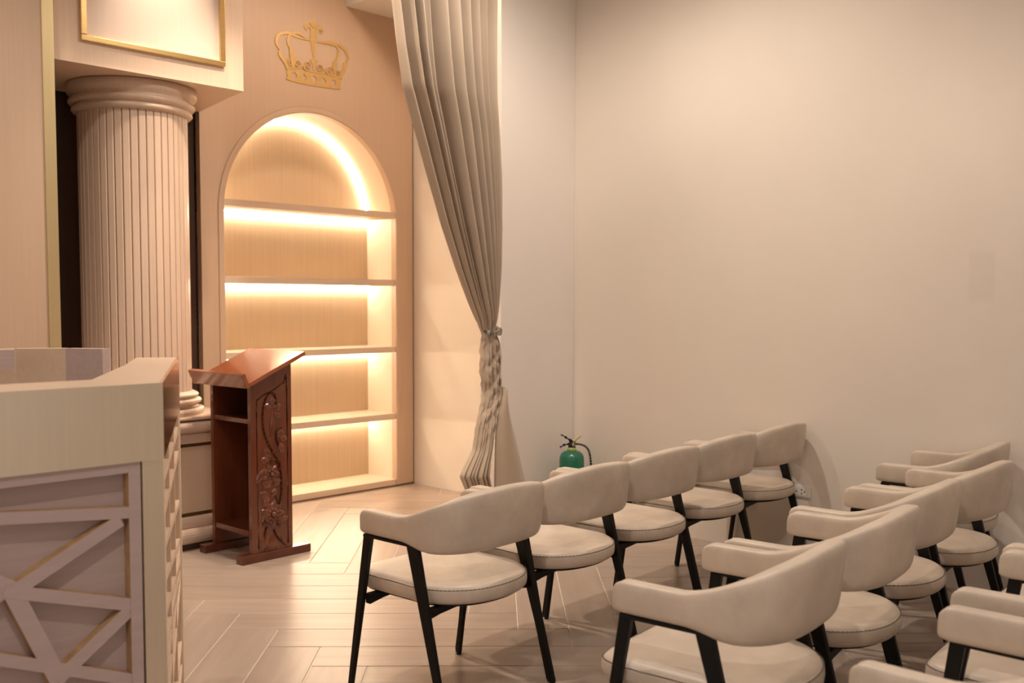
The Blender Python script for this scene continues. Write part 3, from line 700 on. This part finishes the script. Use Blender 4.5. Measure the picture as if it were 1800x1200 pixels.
for j in range(NZ+1):
    z = 3.88+(.30-3.88)*j/NZ
    L_, R_ = interp(z, zs, ls), interp(z, zs, rs_); wdt = R_-L_
    below = smoothstep((1.24-z)/.08); kn = math.exp(-((z-1.235)/.05)**2)
    amp = (.030+.058*min(1, wdt/.8))*(1-.45*kn)
    row = []
    for i in range(NU+1):
        t = i/NU; tq = min(.99999, max(0, t+.012*math.sin(z*1.7+t*5)*env_z(z)*min(1, 6*t, 6*(1-t)))); k = max(m_ for m_ in range(NPL) if pc[m_] <= tq); fr = (tq-pc[k])/(pc[k+1]-pc[k]); q = k+fr
        a = am[k]*(1-fr)+am[k+1]*fr; p = ph[k]*(1-fr)+ph[k+1]*fr
        arg = 2*math.pi*(q+.22*p+.10*math.sin(z*2.1+q))
        s = math.sin(arg); fold = math.copysign(abs(s)**.75, s)*a
        fold += .25*math.sin(2*arg+p*5+z*1.3)*below
        wk = (pc[k+1]-pc[k])*(1-smoothstep((fr-.7)/.3)*.5-smoothstep((.3-fr)/.3)*.5)+.5*(pc[min(NPL, k+2)]-pc[min(NPL-1, k+1)])*smoothstep((fr-.7)/.3)+.5*(pc[max(1, k)]-pc[max(0, k-1)])*smoothstep((.3-fr)/.3)
        dx = .34*wdt*wk*math.sin(arg+.9)*a*(1-.3*below)
        tw = below*(1-smoothstep((.80-z)/.3))
        cre = (.007*math.sin(z*95+t*9+3*math.sin(t*14))+.006*math.sin(z*52-t*15))*(tw+.7*kn)
        env = min(1, 8*t, 8*(1-t))
        bulge = .055*math.sin(math.pi*t)*below+.03*math.sin(math.pi*t)*(1-below)
        x = L_+wdt*t+dx*env; y = 4.185-amp*fold*(.5+.5*env)-bulge+cre
        row.append((x+cre*.8*env, y, z+(.012*math.sin(q*2*math.pi) if j == NZ else 0)))
    rows.append(row)
loft(rows, bm, closed=False, caps=False)
o = addp('curtain_panel', bm, 'curtain_fabric', cu, True)
sm_ = o.modifiers.new('thickness', 'SOLIDIFY'); sm_.thickness = .002
bm = bmesh.new(); rows = []                # smooth tail that falls from the knot in front of the pilaster
TZ = [.905, .87, .759, .616, .436, .254, .10]; TR = [4.160, 4.178, 4.236, 4.300, 4.358, 4.415, 4.445]; TL = [4.150, 4.140, 4.105, 4.088, 4.082, 4.080, 4.080]
for j in range(41):
    z = .905+(.10-.905)*j/40; l_, r_ = interp(z, TZ[::-1], TL[::-1]), interp(z, TZ[::-1], TR[::-1])
    rows.append([(l_+(r_-l_)*i/24, 4.10-.055*math.sin(math.pi*(i/24)**.8)*(1-.3*z)+.05*(i/24)**2, z) for i in range(25)])
loft(rows, bm, closed=False, caps=False)
o = addp('curtain_tail', bm, 'curtain_fabric', cu, True); o.modifiers.new('thickness', 'SOLIDIFY').thickness = .002
# knot
pts = [(4.108+.042*math.cos(a), 4.148+.050*math.sin(a), 1.235+.018*math.sin(a*1.0+.6)) for a in [2*math.pi*i/24 for i in range(25)]]
addp('knot', tube(pts, [.015+.005*math.sin(i*2.1) for i in range(25)], n=8), 'curtain_fabric', cu, True)

# ================================================================ FIRE EXTINGUISHER
fe = thing('fire_extinguisher', 'green fire extinguisher with black handle standing in the wall corner', 'fire extinguisher', (4.795, 4.12, 0))
ea = lambda n_, b_, m_, s_=True, p_=None: obj(n_, b_, m_, p_ or fe, s_)
ea('tank', lathe([(0, 0), (.070, 0), (.078, .008), (.079, .02), (.079, .405), (.077, .425), (.068, .445), (.052, .458), (.032, .466), (0, .468)], n=40), 'green_paint')
ea('neck_ring', lathe([(0, .464), (.027, .464), (.028, .470), (.027, .484), (0, .486)], n=24), 'lime_collar')
ea('valve', lathe([(0, .484), (.024, .484), (.022, .50), (.018, .518), (0, .520)], n=16), 'rubber')
hdir = Vector((-.75, .66, 0)).normalized()
def hp(d, z): return (hdir.x*d, hdir.y*d, z)
ea('carry_handle', tube([hp(-.01, .505), hp(.02, .505), (hp(.05, .500)), hp(.075, .485)], [.011, .010, .009, .009]), 'rubber')
ea('squeeze_lever', tube([hp(-.02, .515), hp(.01, .528), hp(.04, .548), hp(.062, .562), hp(.072, .564)], [.013, .011, .009, .007, .005]), 'rubber')
ea('safety_tag', bar((-.012, -.022, .518), (.020, -.055, .560), .014, .003, .014, .003, (1, 0, 0), bev=0), 'yellow_tag', False)
hs = [(.0, .0, .505), (.035, -.045, .503), (.062, -.075, .480), (.075, -.088, .43), (.080, -.092, .34), (.076, -.085, .22), (.06, -.07, .14)]
ea('hose', tube(catmull(hs, 5), .010, n=10), 'rubber')
ea('hose_nozzle', tube([(.06, -.07, .145), (.055, -.066, .10)], [.011, .014], n=10), 'rubber')
ea('gauge', lathe([(0, 0), (.012, 0), (.012, .006), (0, .006)], n=16), 'steel').matrix_local = Matrix.Translation((-.012, -.022, .503)) @ Matrix.Rotation(R(90), 4, 'X')
ea('label_sheet', lathe([(.0795, .14), (.0795, .32)], n=16, a0=R(200), a1=R(300)), 'label_paper')

# ================================================================ OUTLET
ol = thing('power_outlet', 'white double power outlet plate low on the cream wall', 'outlet', (XW, 2.652, .374))
obj('plate', box(-.008, 0, -.067, .067, -.031, .031, bev=.002), 'white_plastic', ol)
for y in (-.024, .024):
    s = obj('socket', box(-.0105, -.007, y-.020, y+.020, -.022, .022, bev=.001), 'white_plastic', ol)
    for (dy, dz) in ((.008, .010), (.008, -.010), (-.008, 0)):
        obj('socket_hole', box(-.0112, -.010, y+dy-.0032, y+dy+.0032, dz-.0042, dz+.0042), 'socket_hole', s)

# ================================================================ CEILING DOWNLIGHTS
dl0 = None
where = ['over the header box', 'over the lectern', 'in front of the arch', 'over the row nearest the curtain', 'over the middle row', 'over the booth', 'added over the viewer as fill', 'added behind the rows near the wall as fill', 'added behind the viewer as fill']
for i, (l, t, wt, c, s) in enumerate(DOWN):
    lab = 'round recessed ceiling downlight '+where[i]
    if dl0 is None:
        dl0 = thing('ceiling_downlight', lab, 'lamp', (l[0], l[1], CEIL), 0, 'ceiling downlights')
        obj('trim_ring', lathe([(.050, -.002), (.050, -.014), (.062, -.014), (.066, 0), (.050, -.002)], n=32), 'fixture', dl0, True)
        obj('lens', lathe([(0, -.004), (.050, -.004)], n=32), 'lamp_glass', dl0)
    else:
        r = dl0.copy(); C.objects.link(r); r.location = (l[0], l[1], CEIL); r['label'] = lab
        for ch in list(dl0.children): c2 = ch.copy(); C.objects.link(c2); c2.parent = r
